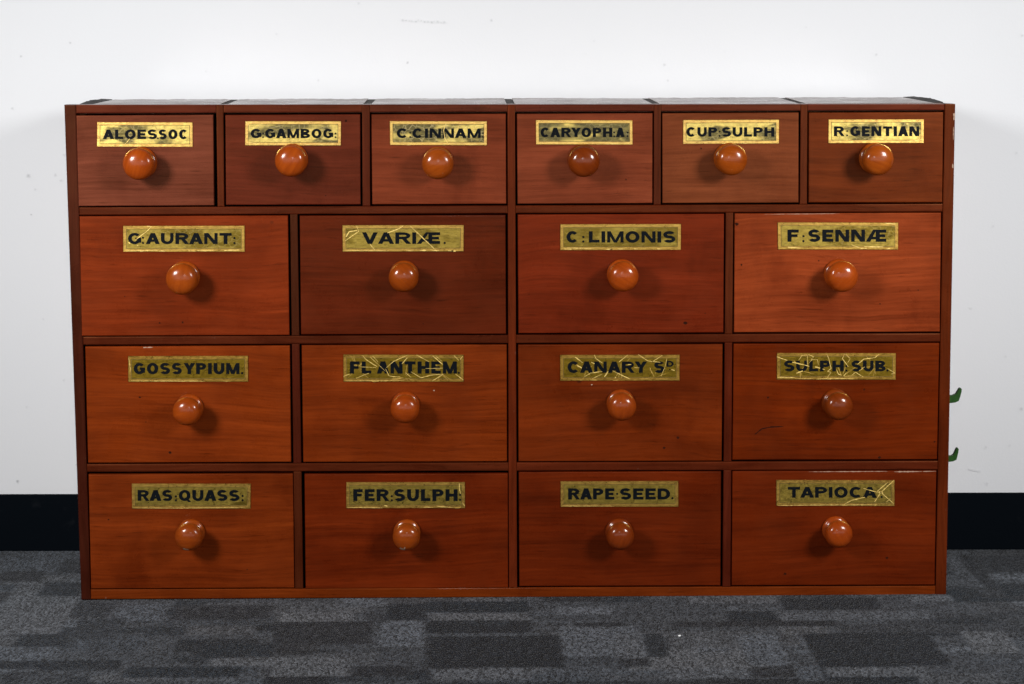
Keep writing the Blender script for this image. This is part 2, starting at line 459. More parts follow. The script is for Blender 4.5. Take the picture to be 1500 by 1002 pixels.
# ------------------------------------------------------------------ the chest
chest = bpy.data.objects.new('apothecary_chest', None); C.objects.link(chest)
chest['label'] = 'long low mahogany chest of eighteen small drawers with round knobs and gilt name labels'
chest['category'] = 'chest of drawers'
FT = 0.022         # thickness of the front frame
DEPTH = 0.262
TL, TR, BL, BR = (94, 153.5), (1399.5, 152.3), (119, 878.5), (1386, 872)




def vline(top, bot):           # x of a near-vertical line at height v
    return lambda v: top[0] + (bot[0] - top[0]) * (v - top[1]) / (bot[1] - top[1])


def hline(l, r):
    return lambda u: l[1] + (r[1] - l[1]) * (u - l[0]) / (r[0] - l[0])


LO, LI = vline(TL, BL), vline((111, 153), (133, 878))
RI, RO = vline((1384, 152), (1370.3, 872)), vline(TR, BR)
CL, CR = vline((743.3, 152), (745.6, 875)), vline((754.4, 152), (757.6, 875))


def part(name, px, y0, y1, mat, tint, bevel=0.0017):
    bm = bmesh.new()
    P = [at(u, v) for u, v in px]; mid = sum(P, Vector()) / 4; off = Vector((mid.x, 0, mid.z))
    board(bm, px, y0, y1, bevel, off)
    if name == 'side_stile' and px[0][0] > 700:
        for wd, pts in ((2.4, [(1397.6, 166), (1397.3, 176)]), (1.8, [(1395.6, 240), (1395.6, 246)]), (1.0, [(1396.6, 186), (1396.4, 205)])):
            put_strip(bm, pts, wd, off, y0 - .0002, 1, .5)
    o = link(name, bm, [mat, M_chip_glint], chest, off)
    o.color = (*(c * random.uniform(.86, 1.14) for c in tint), 1)
    return o


def quad(L, R, T, B):          # L,R give u at v; T,B give v at u
    def corner(X, Y):
        v = Y(750)
        for _ in range(6): v = Y(X(v))
        return (X(v), v)
    return [corner(L, T), corner(R, T), corner(R, B), corner(L, B)]


SIDE = (0.085, 0.020, 0.0095); RAIL = (0.070, 0.0105, 0.0034)
T0, B0 = hline(TL, TR), hline(BL, BR)
ls = part('side_stile', quad(LO, LI, T0, B0), -0.0005, FT, M_post, (0.040, 0.0074, 0.0036))
rs_ = part('side_stile', quad(RI, RO, hline((1384, 151.6), TR), B0), -0.0005, FT, M_post, (0.074, 0.0122, 0.0022))
# horizontal lines of the frame: (left end, right end)
H1b = hline((111, 166.2), (1384, 161.5))
H2t, H2b = hline((116, 303.8), (1381, 298.6)), hline((116, 315), (1381, 310.2))
H3t, H3b = hline((121, 493.3), (1377, 488.3)), hline((122, 505.2), (1377, 500.6))
H4t, H4b = hline((127, 680), (1374, 675.3)), hline((128, 691.5), (1373.5, 688))
H5t = hline((132, 863.6), (1371, 858.3)); H5b = hline((133, 878), (1370.3, 871.8))
# posts of the top row
posts1 = [((316.6, 327.2), (318.6, 328.4)), ((530.3, 541.8), (531, 542.3)), ((958, 968.3), (957.4, 968)), ((1173, 1183), (1171.6, 1182.4))]
P1 = []
for (a0, a1), (b0, b1) in posts1:
    l_, r_ = vline((a0, 152), (b0, 302)), vline((a1, 152), (b1, 302)); P1.append((l_, r_))
    part('divider', quad(l_, r_, T0, H2t), 0.0, FT, M_post, RAIL)
part('divider', quad(CL, CR, T0, H5t), -0.0004, FT, M_post, (0.090, 0.0145, 0.0034))
lines = [(LI, P1[0][0]), (P1[0][1], P1[1][0]), (P1[1][1], CL), (CR, P1[2][0]), (P1[2][1], P1[3][0]), (P1[3][1], RI)]
for l_, r_ in lines:
    part('top_rail', quad(l_, r_, T0, H1b), 0.0006, FT, M_rail, (0.082, 0.0135, 0.0060))
for T, B in ((H2t, H2b), (H3t, H3b), (H4t, H4b)):
    for l_, r_ in ((LI, CL), (CR, RI)):
        part('rail', quad(l_, r_, T, B), 0.0003, FT, M_rail, RAIL)
part('plinth_rail', quad(LI, RI, H5t, H5b), 0.0004, FT, M_rail, (0.130, 0.0190, 0.0025))
DL, DLr = vline((424.8, 312), (432.2, 866)), vline((435.8, 312), (444.2, 866))
DR, DRr = vline((1063.3, 312), (1058.4, 862)), vline((1074.3, 312), (1070.2, 862))
for T, B in ((H2b, H3t), (H3b, H4t), (H4b, H5t)):
    part('divider', quad(DL, DLr, T, B), 0.0, FT, M_post, (0.050, 0.0084, 0.0032))
    part('divider', quad(DR, DRr, T, B), 0.0, FT, M_post, RAIL)

# carcass behind the frame
tlc, trc = at(112, 153), at(1383, 152)
HX = 0.662; TOPZ = at(750, 153).z; ZT = (at(*TL).z + at(*TR).z) / 2
bm = bmesh.new()
for s in (-1, 1):
    x0, x1 = sorted((s * HX, s * (HX - 0.014)))
    box(bm, x0, x1, FT, DEPTH, 0.0, ZT - 0.013)
box(bm, -HX + .014, HX - .014, DEPTH - 0.012, DEPTH, 0.0, ZT - 0.013)
box(bm, -HX + .014, HX - .014, FT, DEPTH - .012, 0.002, 0.014)
o = link('carcass', bm, M_rail, chest); o.color = (0.06, 0.018, 0.010, 1)
# near-black board behind the drawers: the gaps' shade put into its colour
bm = bmesh.new()
box(bm, -HX + .014, HX - .014, 0.075, 0.08, 0.014, ZT - 0.013)
link('gap_shade_board', bm, M_inside, chest)
# the six top panels and the dark joints between them
edge = [-HX]
for l_, r_ in P1[:2]: edge += [at(l_(153), 153).x, at(r_(153), 153).x]
edge += [at(CL(153), 153).x, at(CR(153), 153).x]
for l_, r_ in P1[2:]: edge += [at(l_(153), 153).x, at(r_(153), 153).x]
edge += [HX]


def slab(name, x0, x1, z0, z1, mat, tint, ragged=0.0):
    bm = bmesh.new()
    n = max(2, int((x1 - x0) / 0.006))
    rows = [FT, FT + .06, FT + .15, DEPTH]
    top = []
    lift = 0.0
    for j, y in enumerate(rows):
        rr = []
        for i in range(n + 1):
            dy = dz = 0
            if j == 3:
                lift = 0.7 * lift + random.gauss(0, 1) * ragged * .5
                dy = -abs(random.gauss(0, 1)) * ragged * 1.5; dz = max(-.0006, min(.0004, lift * .4))
            rr.append(bm.verts.new((x0 + (x1 - x0) * i / n, y + dy, z1 + dz)))
        top.append(rr)
    for j in range(3):
        for i in range(n):
            bm.faces.new((top[j][i], top[j][i + 1], top[j + 1][i + 1], top[j + 1][i]))
    ret = bmesh.ops.extrude_face_region(bm, geom=list(bm.faces))
    for v_ in [e for e in ret['geom'] if isinstance(e, bmesh.types.BMVert)]: v_.co.z = z0
    bmesh.ops.recalc_face_normals(bm, faces=bm.faces)
    o = link(name, bm, mat, chest); o.color = (*tint, 1)
    return o


zt = ZT - 0.0008
for i in range(0, len(edge) - 1):
    x0, x1 = edge[i], edge[i + 1]
    if i % 2 == 0: slab('top_panel', x0 + .0006, x1 - .0006, ZT - .013, zt, M_top, (0.12, 0.075, 0.060), 0.0016)
    else: slab('top_joint', x0, x1, ZT - .013, zt - .0010, M_groove, (0.1, .1, .1), 0.0003)
# lifted veneer at both ends of the top, where the ends are dark
for s in (-1, 1):
    bm = bmesh.new()
    n = 14; x_in = s * (HX - .016); x_out = s * (HX + .004)
    vv = []
    for i in range(n + 1):
        t = i / n; y = FT + .004 + (DEPTH - FT - .004) * t
        zz = zt + .0012 + .0022 * math.sin(math.pi * min(1, t * 1.15)) * random.uniform(.7, 1.2)
        vv.append((bm.verts.new((x_in - s * .004 * t, y, zt + .0002)), bm.verts.new((x_out - s * .006, y, zz)), bm.verts.new((x_out - s * .0055, y, zt - .004)), bm.verts.new((x_in, y, zt - .004))))
    for i in range(n):
        for k in range(4):
            bm.faces.new((vv[i][k], vv[i][(k + 1) % 4], vv[i + 1][(k + 1) % 4], vv[i + 1][k]))
    bm.faces.new(vv[0]); bm.faces.new(vv[-1])
    bmesh.ops.recalc_face_normals(bm, faces=bm.faces)
    link('top_edging', bm, M_groove, chest)


# ------------------------------------------------------------------ lettering
WID = dict(A=1.12, B=1.0, C=1.02, D=1.04, E=.86, F=.82, G=1.08, H=1.04, I=.0, L=.82, M=1.26, N=1.08, O=1.08, P=.96, Q=1.08, R=1.04, S=.94, T=.98, U=1.02, V=1.10, Y=1.10)
WID['Æ'] = 1.62


def glyph(ch, w, tv, th):
    """a bold wide block capital as polygons; height 1, width w, stem tv, bar th"""
    P = []
    R = lambda x0, x1, y0, y1: P.append([(x0, y0), (x1, y0), (x1, y1), (x0, y1)])

    def arc(cx, cy, rx, ry, a0, a1, n=18, tx=None, ty=None):
        tx = tv if tx is None else tx; ty = th if ty is None else ty
        for i in range(n):
            a, b = (math.radians(a0 + (a1 - a0) * k / n) for k in (i, i + 1))
            P.append([(cx + rx * math.cos(a), cy + ry * math.sin(a)), (cx + rx * math.cos(b), cy + ry * math.sin(b)),
                      (cx + (rx - tx) * math.cos(b), cy + (ry - ty) * math.sin(b)), (cx + (rx - tx) * math.cos(a), cy + (ry - ty) * math.sin(a))])
    dg = tv * 1.12
    if ch == 'I': R(0, tv, 0, 1)
    elif ch == 'L': R(0, tv, 0, 1); R(tv, w, 0, th)
    elif ch in 'EF':
        R(0, tv, 0, 1); R(tv, w, 1 - th, 1); R(tv, w * .9, .5 - th * .45, .5 + th * .45)
        if ch == 'E': R(tv, w, 0, th)
    elif ch == 'H': R(0, tv, 0, 1); R(w - tv, w, 0, 1); R(tv, w - tv, .5 - th * .5, .5 + th * .5)
    elif ch == 'T': R(w / 2 - tv / 2, w / 2 + tv / 2, 0, 1 - th); R(0, w, 1 - th, 1)
    elif ch in 'AV':
        f = (lambda y: y) if ch == 'A' else (lambda y: 1 - y)
        m = w / 2; k = dg * .5
        P.append([(0, f(0)), (dg, f(0)), (m + k * .9, f(1)), (m - k, f(1))])
        P.append([(w - dg, f(0)), (w, f(0)), (m + k, f(1)), (m - k * .9, f(1))])
        if ch == 'A': R(w * .24, w * .76, .2, .2 + th * .85)
    elif ch == 'Y':
        m = w / 2; R(m - tv / 2, m + tv / 2, 0, .45)
        P.append([(m - tv / 2, .42), (m + tv / 2, .42), (dg, 1), (0, 1)])
        P.append([(m - tv / 2, .42), (m + tv / 2, .42), (w, 1), (w - dg, 1)])
    elif ch == 'N':
        k = tv * .86
        R(0, k, 0, 1); R(w - k, w, 0, 1); P.append([(w - dg, 0), (w, 0), (dg, 1), (0, 1)])
    elif ch == 'M':
        k = tv * .82; m = w / 2
        R(0, k, 0, 1); R(w - k, w, 0, 1)
        P.append([(m - k * .5, .0), (m + k * .5, .0), (k * 1.12, 1), (0, 1)])
        P.append([(m - k * .5, .0), (m + k * .5, .0), (w, 1), (w - k * 1.12, 1)])
    elif ch in 'OQ':
        arc(w / 2, .5, w / 2, .515, 0, 360, 36)
        if ch == 'Q': P.append([(w * .50, .26), (w * .66, .34), (w * 1.06, -.10), (w * .84, -.13)])
    elif ch in 'CG':
        arc(w / 2, .5, w / 2, .515, 40, 318 if ch == 'C' else 335, 30)
        if ch == 'G': R(w * .55, w, .36, .36 + th * .9); R(w - tv * .92, w, .12, .40)
    elif ch == 'D':
        R(0, tv, 0, 1); R(tv, w * .45, 1 - th, 1); R(tv, w * .45, 0, th); arc(w * .45, .5, w * .55, .5, -90, 90)
    elif ch in 'PRB':
        lo = .40 if ch != 'B' else .47; cy = (1 + lo) / 2; ry = (1 - lo) / 2
        R(0, tv, 0, 1); xa = w * .52
        R(tv, xa, 1 - th * .9, 1); R(tv, xa, lo, lo + th * .9); arc(xa, cy, w * (.48 if ch != 'B' else .42), ry, -90, 90, ty=th * .9)
        if ch == 'R': P.append([(w * .74, 0), (w * 1.06, 0), (w * .70, lo + .1), (w * .38, lo + .1)])
        if ch == 'B': R(tv, xa, 0, th * .9); R(tv, xa, .53 - th * .8, .53); arc(xa, .265, w * .48, .265, -90, 90, ty=th * .9)
    elif ch == 'S':
        ry = (1.03 + th) / 4; tx = tv * .95
        arc(w / 2, 1.015 - ry, w / 2 - .01, ry, 28, 270, 22, tx); arc(w / 2, -.015 + ry, w / 2, ry, 90, -152, 22, tx)
    elif ch == 'U':
        R(0, tv, .42, 1); R(w - tv * .9, w, .42, 1); arc(w / 2, .42, w / 2, .435, 180, 360, 20)
    elif ch == 'Æ':
        x = w * .53
        P.append([(0, 0), (dg, 0), (x, 1), (x - dg * .75, 1)]); R(x - tv * .2, x + tv * .8, 0, 1); R(w * .22, x, .2, .2 + th * .85)
        R(x, w, 1 - th, 1); R(x, w, 0, th); R(x, w * .95, .5 - th * .45, .5 + th * .45)
    return P


TIGHT = {'AY': .1, 'YA': .1, 'AV': .1, 'VA': .1, 'TA': .1, 'LY': .2, 'RY': .3, 'AT': .1, 'YP': .5, 'CA': .35, 'OA': .4, 'PA': .2, 'FA': .2, 'RA': .45, 'GA': .5, 'NA': .5, 'AP': .5, 'AN': .6, 'AU': .6, 'AR': .6, 'NÆ': .3, 'IÆ': .3, 'UA': .5, 'AS': .4, 'AM': .6, 'AL': .6, 'IA': .6, 'YO': .3, 'RÆ': .3}


def put_text(bm, s, u0, u1, v0, v1, slope, off, y, mat, tv=.335, th=.25, gap=.17):
    W_ = (u1 - u0) / (v1 - v0)                     # wanted width in letter heights
    fixed = sum(tv for c in s if c == 'I') + gap * sum(TIGHT.get(a + b, 1.0) for a, b in zip(s, s[1:]))
    k = (W_ - fixed) / sum(WID[c] for c in s) if any(c != 'I' for c in s) else 1
    x = 0.0; yy = y
    for n_, c in enumerate(s):
        w = tv if c == 'I' else WID[c] * k
        for poly in glyph(c, w, tv, th):
            yy -= 2.0e-7 * 10
            vv = []
            for a, b in poly:
                p = at(u0 + (x + a) * (v1 - v0), v1 - b * (v1 - v0) + slope * (u1 - u0) * (x / W_)); vv.append(bm.verts.new((p.x - off.x, yy, p.z - off.z)))
            fa = bm.faces.new(vv); fa.normal_update()
            if fa.normal.y > 0: fa.normal_flip()
            fa.material_index = mat
        pair = s[n_:n_ + 2]
        x += w + gap * TIGHT.get(pair, 1.0)


def put_disc(bm, u, v, r, off, y, mat, n=10, jit=0.0, sx=1.0):
    p = at(u, v); r *= 1.035e-3
    vv = []
    for j in range(n):
        an = -j * math.tau / n; rj = r * (1 + random.uniform(-jit, jit))
        vv.append(bm.verts.new((p.x - off.x + math.cos(an) * rj * sx, y, p.z - off.z + math.sin(an) * rj)))
    fa = bm.faces.new(vv); fa.normal_update()
    if fa.normal.y > 0: fa.normal_flip()
    fa.material_index = mat


# ------------------------------------------------------------------ drawers
# drawer px: (left-top, right-top, left-bottom, right-bottom, top l/r, bottom l/r); label px; words; dots; knob
Z = lambda ox, oy, k, *pts: [(ox + x * k, oy + y * k) for x, y in pts]
a32 = lambda *p: Z(490, 505, .13333, *p)
a33 = lambda *p: Z(810, 505, .13333, *p)
a34 = lambda *p: Z(1125, 505, .13333, *p)
a22 = lambda *p: Z(430, 300, .23333, *p)
a13 = lambda *p: Z(430, 130, .23333, *p)
a21 = lambda *p: Z(170, 320, .13333, *p)
a44 = lambda *p: Z(1060, 680, .23333, *p)
a24 = lambda *p: Z(1060, 300, .23333, *p)
a42 = lambda *p: Z(430, 680, .23333, *p)
D = []


def drawer(q, tint, plate, words, vtop, vbot, dots, knob, kr, ktint, name, desc, tarn, cracks=(), marks=(), chips_glints=()):
    D.append(dict(q=q, tint=tint, plate=plate, words=words, vt=vtop, vb=vbot, dots=dots, knob=knob, kr=kr, kt=ktint, name=name, desc=desc, tarn=tarn, cracks=cracks, marks=marks, chips_glints=chips_glints))


K1 = (0.285, 0.046, 0.0034); K2 = (0.245, 0.037, 0.0028); KD = (0.165, 0.024, 0.0020)
drawer([(111.6, 169.3), (312.3, 168.2), (313.6, 300.8), (115.2, 302)], (0.135, 0.034, 0.017), (142, 178.7, 282.8, 215.2),
       [('ALOES', 151, 230.3), ('SOC', 232.8, 275.3)], 189.6, 203.6, [(231.6, 202.4)], (203.3, 240.2), 23.4, K1, 'ALOES.SOC', 'reddish brown drawer', (.55, .2, 0),
       [(1.0, Z(80, 130, .24, (425, 345), (460, 305))), (1.0, Z(80, 130, .24, (300, 215), (395, 212)))])
drawer([(330, 168.5), (527.6, 167.5), (528.2, 299.5), (331, 300.4)], (0.105, 0.025, 0.014), (359, 177.3, 499.5, 213.2),
       [('G', 367.4, 383.2), ('GAMBOG', 388.6, 488.2)], 188.6, 202.2, [(385.6, 195.3), (385.6, 200.8), (491.6, 195.5), (491.6, 200.8)], (426.2, 235.6), 23.4, K1, 'G:GAMBOG:', 'dark red brown drawer', (.38, .25, 0),
       [(1.2, [(360, 178), (365, 183)]), (1.3, [(362, 208), (375, 210)]), (.9, [(400, 211), (430, 209)])], [(507, 177, 2.4, 1)])
drawer([(544, 167.5), (741, 166.8), (741.5, 298.6), (545.3, 299.4)], (0.130, 0.031, 0.015), (571.2, 177.3, 713.4, 212.8),
       [('C', 581.2, 597.6), ('CINNAM', 604.3, 704.2)], 188, 202, [(600.9, 194.5), (600.9, 200.6), (707.3, 195), (707.3, 200.6)], (641.2, 239.6), 23.2, K1, 'C:CINNAM:', 'red brown drawer', (.55, .35, 0),
       [(1.4, a13((960, 205), (942, 260), (950, 310), (972, 350))), (1, a13((1040, 230), (1010, 300))), (.8, a13((940, 345), (1060, 340), (1110, 348)))], [(477, 286.5, 1.2, 1)])
drawer([(757.2, 167), (955.9, 165.8), (955.6, 297.6), (758.2, 298.5)], (0.140, 0.034, 0.016), (785, 175.8, 926.8, 211.8),
       [('CARYOPH', 791.8, 896.8), ('A', 902, 915)], 187, 200.8, [(899.5, 194), (899.5, 199.6), (919, 194), (919, 199.4)], (855.3, 236.3), 23.2, KD, 'CARYOPH:A:', 'red brown drawer', (.85, .15, 0), (), [(917, 263, 1.3, 1)])
drawer([(970, 166), (1169.9, 164.8), (1169.6, 296.8), (970.3, 297.6)], (0.120, 0.031, 0.017), (1000.2, 175.2, 1141, 210.6),
       [('CUP', 1005.3, 1050.3), ('SULPH', 1057.3, 1134)], 186.2, 200, [(1053.9, 192.6), (1053.9, 198.9)], (1071.3, 233.9), 23.2, K1, 'CUP:SULPH', 'brown drawer', (.5, .2, 0), (), [(1027, 217.5, 1.5, 1)])
drawer([(1184.8, 165), (1382, 164.2), (1380.6, 296.6), (1184.6, 296.8)], (0.110, 0.029, 0.015), (1213.2, 174.6, 1353.2, 209.8),
       [('R', 1221.3, 1236), ('GENTIAN', 1245.3, 1346.3)], 184.9, 199.4, [(1240.7, 192), (1240.7, 198.2)], (1286, 233.8), 23.2, K1, 'R:GENTIAN', 'dark brown drawer', (.48, .25, 0),
       [(1.1, [(1325, 208), (1352, 204)])])
# second row
drawer([(116.4, 316.8), (421.8, 315.6), (424, 490.8), (120, 492)], (0.205, 0.046, 0.013), (180.5, 330.3, 358.8, 368.8),
       [('G', 188, 207.2), ('AURANT', 214, 339.6)], 341, 357.2, [(209.8, 348), (209.8, 355.6), (343.7, 348.5), (343.7, 355.8)], (266.6, 408.6), 23.4, K1, 'G:AURANT:', 'orange brown drawer', (.3, .5, .25),
       [(1.2, a21((385, 95), (340, 140), (215, 235))), (1.8, a21((235, 290), (245, 300))), (1.8, a21((140, 260), (155, 272))), (1.3, a21((420, 345), (460, 352))), (1.6, a21((1190, 350), (1360, 345))), (1.1, a21((100, 355), (420, 350))), (1, a21((340, 82), (400, 90))), (1, a21((890, 352), (1100, 350)))],
       [(234, 473, 1.6, 1), (267.6, 472.3, 1.8, 1), (183, 434, 1, 1)])
drawer([(439, 316), (740.5, 315), (741.3, 489), (441, 490)], (0.115, 0.022, 0.0105), (501.8, 329.4, 679.2, 368.4),
       [('VARIÆ', 530.3, 644.7)], 340, 357, [(651.4, 355.6)], (591.2, 406.2), 22.0, K2, 'VARIÆ.', 'darkest red drawer', (.42, .3, .25),
       [(1.2, a22((395, 130), (410, 165), (325, 225))), (2.2, a22((330, 200), (350, 168), (400, 160))), (1.3, a22((690, 130), (660, 150), (590, 175))), (1.2, a22((730, 130), (900, 290))), (1.1, a22((480, 245), (500, 270), (515, 288))), (1, a22((320, 285), (600, 288)))], [(620, 474, .9, 1)])
drawer([(758.3, 314.4), (1060.8, 313.3), (1059.8, 487.2), (759.4, 488.3)], (0.165, 0.034, 0.011), (820.5, 328, 997.4, 366.4),
       [('C', 829.8, 847.3), ('LIMONIS', 862.5, 989.2)], 338.6, 355.2, [(854.4, 347), (854.4, 353.6)], (913, 405), 22.6, K1, 'C:LIMONIS', 'red brown drawer', (.8, .3, .25),
       [(1, [(830, 363), (870, 364)]), (1.4, [(929, 364.2), (934, 364.4)])], [(1004, 473, 2.4, .6), (775, 431, .9, 1), (1033, 459, 1, 1)])
drawer([(1076.2, 312.9), (1378.8, 311.6), (1376.8, 486), (1075.2, 487)], (0.220, 0.050, 0.0145), (1139.3, 325.6, 1315.6, 365.6),
       [('F', 1153.3, 1169.8), ('SENNÆ', 1183.7, 1298)], 336.2, 354, [(1176.7, 345.8), (1176.7, 353)], (1233.8, 405), 23.2, K1, 'F:SENNÆ', 'brightest orange brown drawer', (.42, .45, .2),
       [(1.5, a24((400, 265), (480, 270))), (1.3, a24((800, 250), (850, 268))), (1.5, a24((880, 262), (1000, 264))), (1.2, a24((1010, 115), (1080, 120)))],
       [(1199.5, 382, 1.3, 1), (1079.5, 328.5, 2.6, .8), (1086, 388, 1.8, 1), (1345, 425, 1.1, 1), (1289, 445, 1.2, 1)], [(.6, [(1120, 314), (1160, 313.6), (1230, 313)])])  # the top-edge strip is a thin highlight put into the colour
# third row
drawer([(124.8, 507.8), (424.6, 506.2), (426.4, 676.6), (129, 678)], (0.230, 0.048, 0.011), (188, 521, 363.8, 559.2),
       [('GOSSYPIUM', 196.2, 350.9)], 531.4, 547.6, [(354.9, 546.2)], (274, 602.5), 21.2, K2, 'GOSSYPIUM.', 'bright orange brown drawer', (.12, .5, .55),
       [(.9, [(192, 557.5), (300, 558)]), (.9, [(189, 523), (192, 545)])], [(213.6, 618, 1.1, 1), (205, 582, 1.4, .7), (249, 663, 2.2, .8)], [(1.5, [(210, 509), (224, 508.6)])])
drawer([(441.8, 505.8), (742.3, 504.9), (742.8, 676), (444.2, 677)], (0.172, 0.034, 0.010), (503, 519.2, 679.2, 559.2),
       [('FL', 512.7, 544), ('ANTHEM', 552, 669.3)], 529.2, 547, [(672, 546)], (593.2, 599), 21.4, K2, 'FL ANTHEM', 'plain red brown drawer', (.35, .8, .6),
       [(1.3, a32((310, 115), (345, 160), (470, 240))), (.9, a32((420, 120), (480, 190))), (1.2, a32((570, 250), (650, 180), (810, 110))), (1.2, a32((740, 210), (800, 140))), (1.2, a32((900, 110), (1040, 185))), (1.7, a32((1080, 120), (1190, 215))), (1, a32((1110, 120), (1180, 180))),
        (1.2, a32((1310, 115), (1365, 170))), (1, a32((1410, 120), (1380, 160))), (1.3, a32((780, 305), (840, 355))), (1.2, a32((840, 295), (950, 360), (1080, 330), (1200, 320))), (1.3, a32((1075, 395), (1190, 325))), (1.3, a32((1330, 320), (1415, 385))), (1.1, a32((100, 345), (165, 320))),
        (1, a32((240, 365), (380, 310))), (1.2, a32((560, 260), (600, 340), (650, 350), (720, 350))), (.9, a32((110, 395), (500, 392), (760, 390))), (.7, a32((280, 240), (460, 250))), (.7, a32((390, 130), (560, 290))), (.8, a32((1000, 260), (1190, 255)))], [(636, 572, 1.1, 0)])
drawer([(758.8, 505), (1058.6, 504.2), (1057.2, 675), (759.6, 676)], (0.178, 0.036, 0.0095), (820.5, 519.4, 995.5, 557.6),
       [('CANARY', 831.3, 948), ('S', 958, 973.5)], 529.2, 545.8, [], (911, 595.5), 21.4, K2, 'CANARY SD', 'red brown drawer', (.35, .75, .55),
       [(1.6, a33((240, 130), (325, 195))), (2.2, a33((265, 225), (315, 250))), (2, a33((420, 190), (455, 205))), (1.2, a33((455, 110), (470, 150), (545, 200))), (1.4, a33((720, 190), (820, 110))), (1.3, a33((935, 105), (1040, 175), (1180, 190))), (1.1, a33((1200, 115), (1080, 190))),
        (1.4, a33((345, 350), (410, 310), (540, 290))), (1, a33((430, 370), (540, 320))), (1.8, a33((605, 290), (565, 350))), (1.5, a33((655, 285), (740, 325), (845, 375))), (1.5, a33((680, 350), (690, 365))), (1.2, a33((820, 215), (860, 215))), (.8, a33((1250, 150), (1230, 240), (1185, 345))), (2, a33((1300, 270), (1335, 280))), (1, a33((890, 250), (950, 250)))],
       [(867, 563.5, 1.0, 0), (993, 641, 2.2, .7), (973, 656, 1.8, .7)])
drawer([(1074.6, 503.8), (1376.2, 502.6), (1372.8, 673), (1072.8, 673.8)], (0.172, 0.034, 0.008), (1137.6, 516.8, 1312, 556),
       [('SULPH', 1148.3, 1235.7), ('SUB', 1247, 1297)], 528, 543.6, [(1239.5, 536), (1239.5, 542.5), (1299.6, 542.4)], (1228.4, 595), 21.2, KD, 'SULPH:SUB.', 'red brown drawer with a dark curved scratch', (.72, .8, .65),
       [(1.6, a34((95, 130), (210, 170))), (2, a34((265, 190), (380, 215))), (1.3, a34((380, 215), (450, 235))), (2.2, a34((515, 240), (570, 255))), (2, a34((600, 265), (620, 270))), (.9, a34((335, 170), (370, 115), (430, 110), (430, 220))), (.9, a34((440, 105), (500, 130), (470, 160))), (.9, a34((450, 200), (480, 160), (540, 160), (550, 215))),
        (1.1, a34((640, 95), (665, 150), (690, 260), (650, 290))), (1.1, a34((840, 95), (815, 150), (880, 240))), (1, a34((850, 100), (900, 150), (870, 200))), (2.4, a34((310, 310), (380, 285))), (1, a34((650, 290), (690, 300), (640, 370))), (1.3, a34((750, 270), (770, 320), (800, 330))), (1, a34((830, 340), (860, 300))), (1.2, a34((920, 330), (960, 300), (1040, 350))),
        (1.2, a34((980, 215), (1050, 155), (1170, 140))), (1, a34((1170, 140), (1220, 100))), (.9, a34((1000, 285), (1060, 240))), (1.1, a34((1310, 260), (1395, 310))), (1, a34((1350, 320), (1390, 310))), (1.5, a34((100, 355), (290, 360))), (1, a34((300, 370), (495, 372))), (1, a34((540, 372), (900, 368)))],
       [(1125, 582.5, 1.6, 1), (1266, 570.5, 1.5, 1), (1369, 647, 1.6, 1), (1288, 670, 2, .7)])
# bottom row
drawer([(129.6, 695), (429.2, 693.6), (431.2, 861), (133.4, 862.3)], (0.215, 0.042, 0.0085), (193.4, 708, 367.2, 744.8),
       [('RAS', 202, 252.6), ('QUASS', 262.2, 350.9)], 717.3, 733.2, [(258, 726.6), (258, 732.2), (355.6, 726), (355.6, 732.2)], (276.8, 786), 20.8, K2, 'RAS:QUASS:', 'orange red drawer', (.0, .1, .8), [(.8, [(196, 743.4), (260, 743.8), (360, 742.8)])], [(159, 761, 1.2, .7)])
drawer([(446, 694.6), (743.9, 693.6), (744.4, 861), (447.6, 862.4)], (0.165, 0.030, 0.0075), (507, 706, 681.3, 744.4),
       [('FER', 517.5, 569.3), ('SULPH', 577.5, 670.3)], 716.3, 733.6, [(574, 726.6), (574, 732.6), (674, 724.6), (674, 732)], (595.3, 786.4), 20.6, K2, 'FER:SULPH:', 'deep red drawer', (.0, .15, .8),
       [(1, a42((340, 270), (560, 272))), (1.6, a42((570, 258), (590, 262))), (1.2, a42((815, 268), (860, 268))), (1, a42((900, 262), (1000, 270))), (1.1, a42((1040, 120), (1042, 160), (1050, 185))), (1, a42((1060, 240), (1075, 260)))])
drawer([(759.9, 691.6), (1056.4, 690.5), (1055.4, 857.8), (760.8, 858.9)], (0.160, 0.030, 0.008), (821, 704.5, 993.9, 742.4),
       [('RAPE', 832.2, 899.8), ('SEED', 908, 981.5)], 715, 731.3, [(904, 723.2), (984.8, 729.4)], (908.6, 785.4), 20.8, KD, 'RAPE·SEED.', 'deep red brown drawer', (.0, .1, .8), [(.7, [(823, 740.5), (900, 741)])])
drawer([(1072.8, 690.2), (1371.8, 689.2), (1369.2, 856.6), (1071.7, 857.6)], (0.178, 0.033, 0.0075), (1137, 702.9, 1310.2, 741),
       [('TAPIOCA', 1153.8, 1284)], 712.8, 728.6, [(1291, 727.4)], (1228.4, 782), 20.8, K2, 'TAPIOCA.', 'deep red drawer with a chipped top edge', (.0, .12, .8),
       [(1.4, a44((1068, 98), (985, 175), (945, 235))), (1, a44((1030, 110), (960, 170))), (1.3, a44((755, 250), (800, 225), (885, 205))), (1, a44((985, 175), (1065, 245))), (1, a44((875, 150), (985, 180))), (1.8, a44((970, 170), (1000, 180))), (.9, a44((340, 258), (600, 254), (960, 252))), (.8, a44((1020, 235), (1045, 215)))],
       [(1150, 840.5, 2, .9), (1299, 817, 1.8, .7)], [(1.6, [(1310, 691), (1350, 690.6)]), (.9, [(1185, 691), (1300, 690.4)]), (.9, [(1352, 690.6), (1371, 690.2)])])

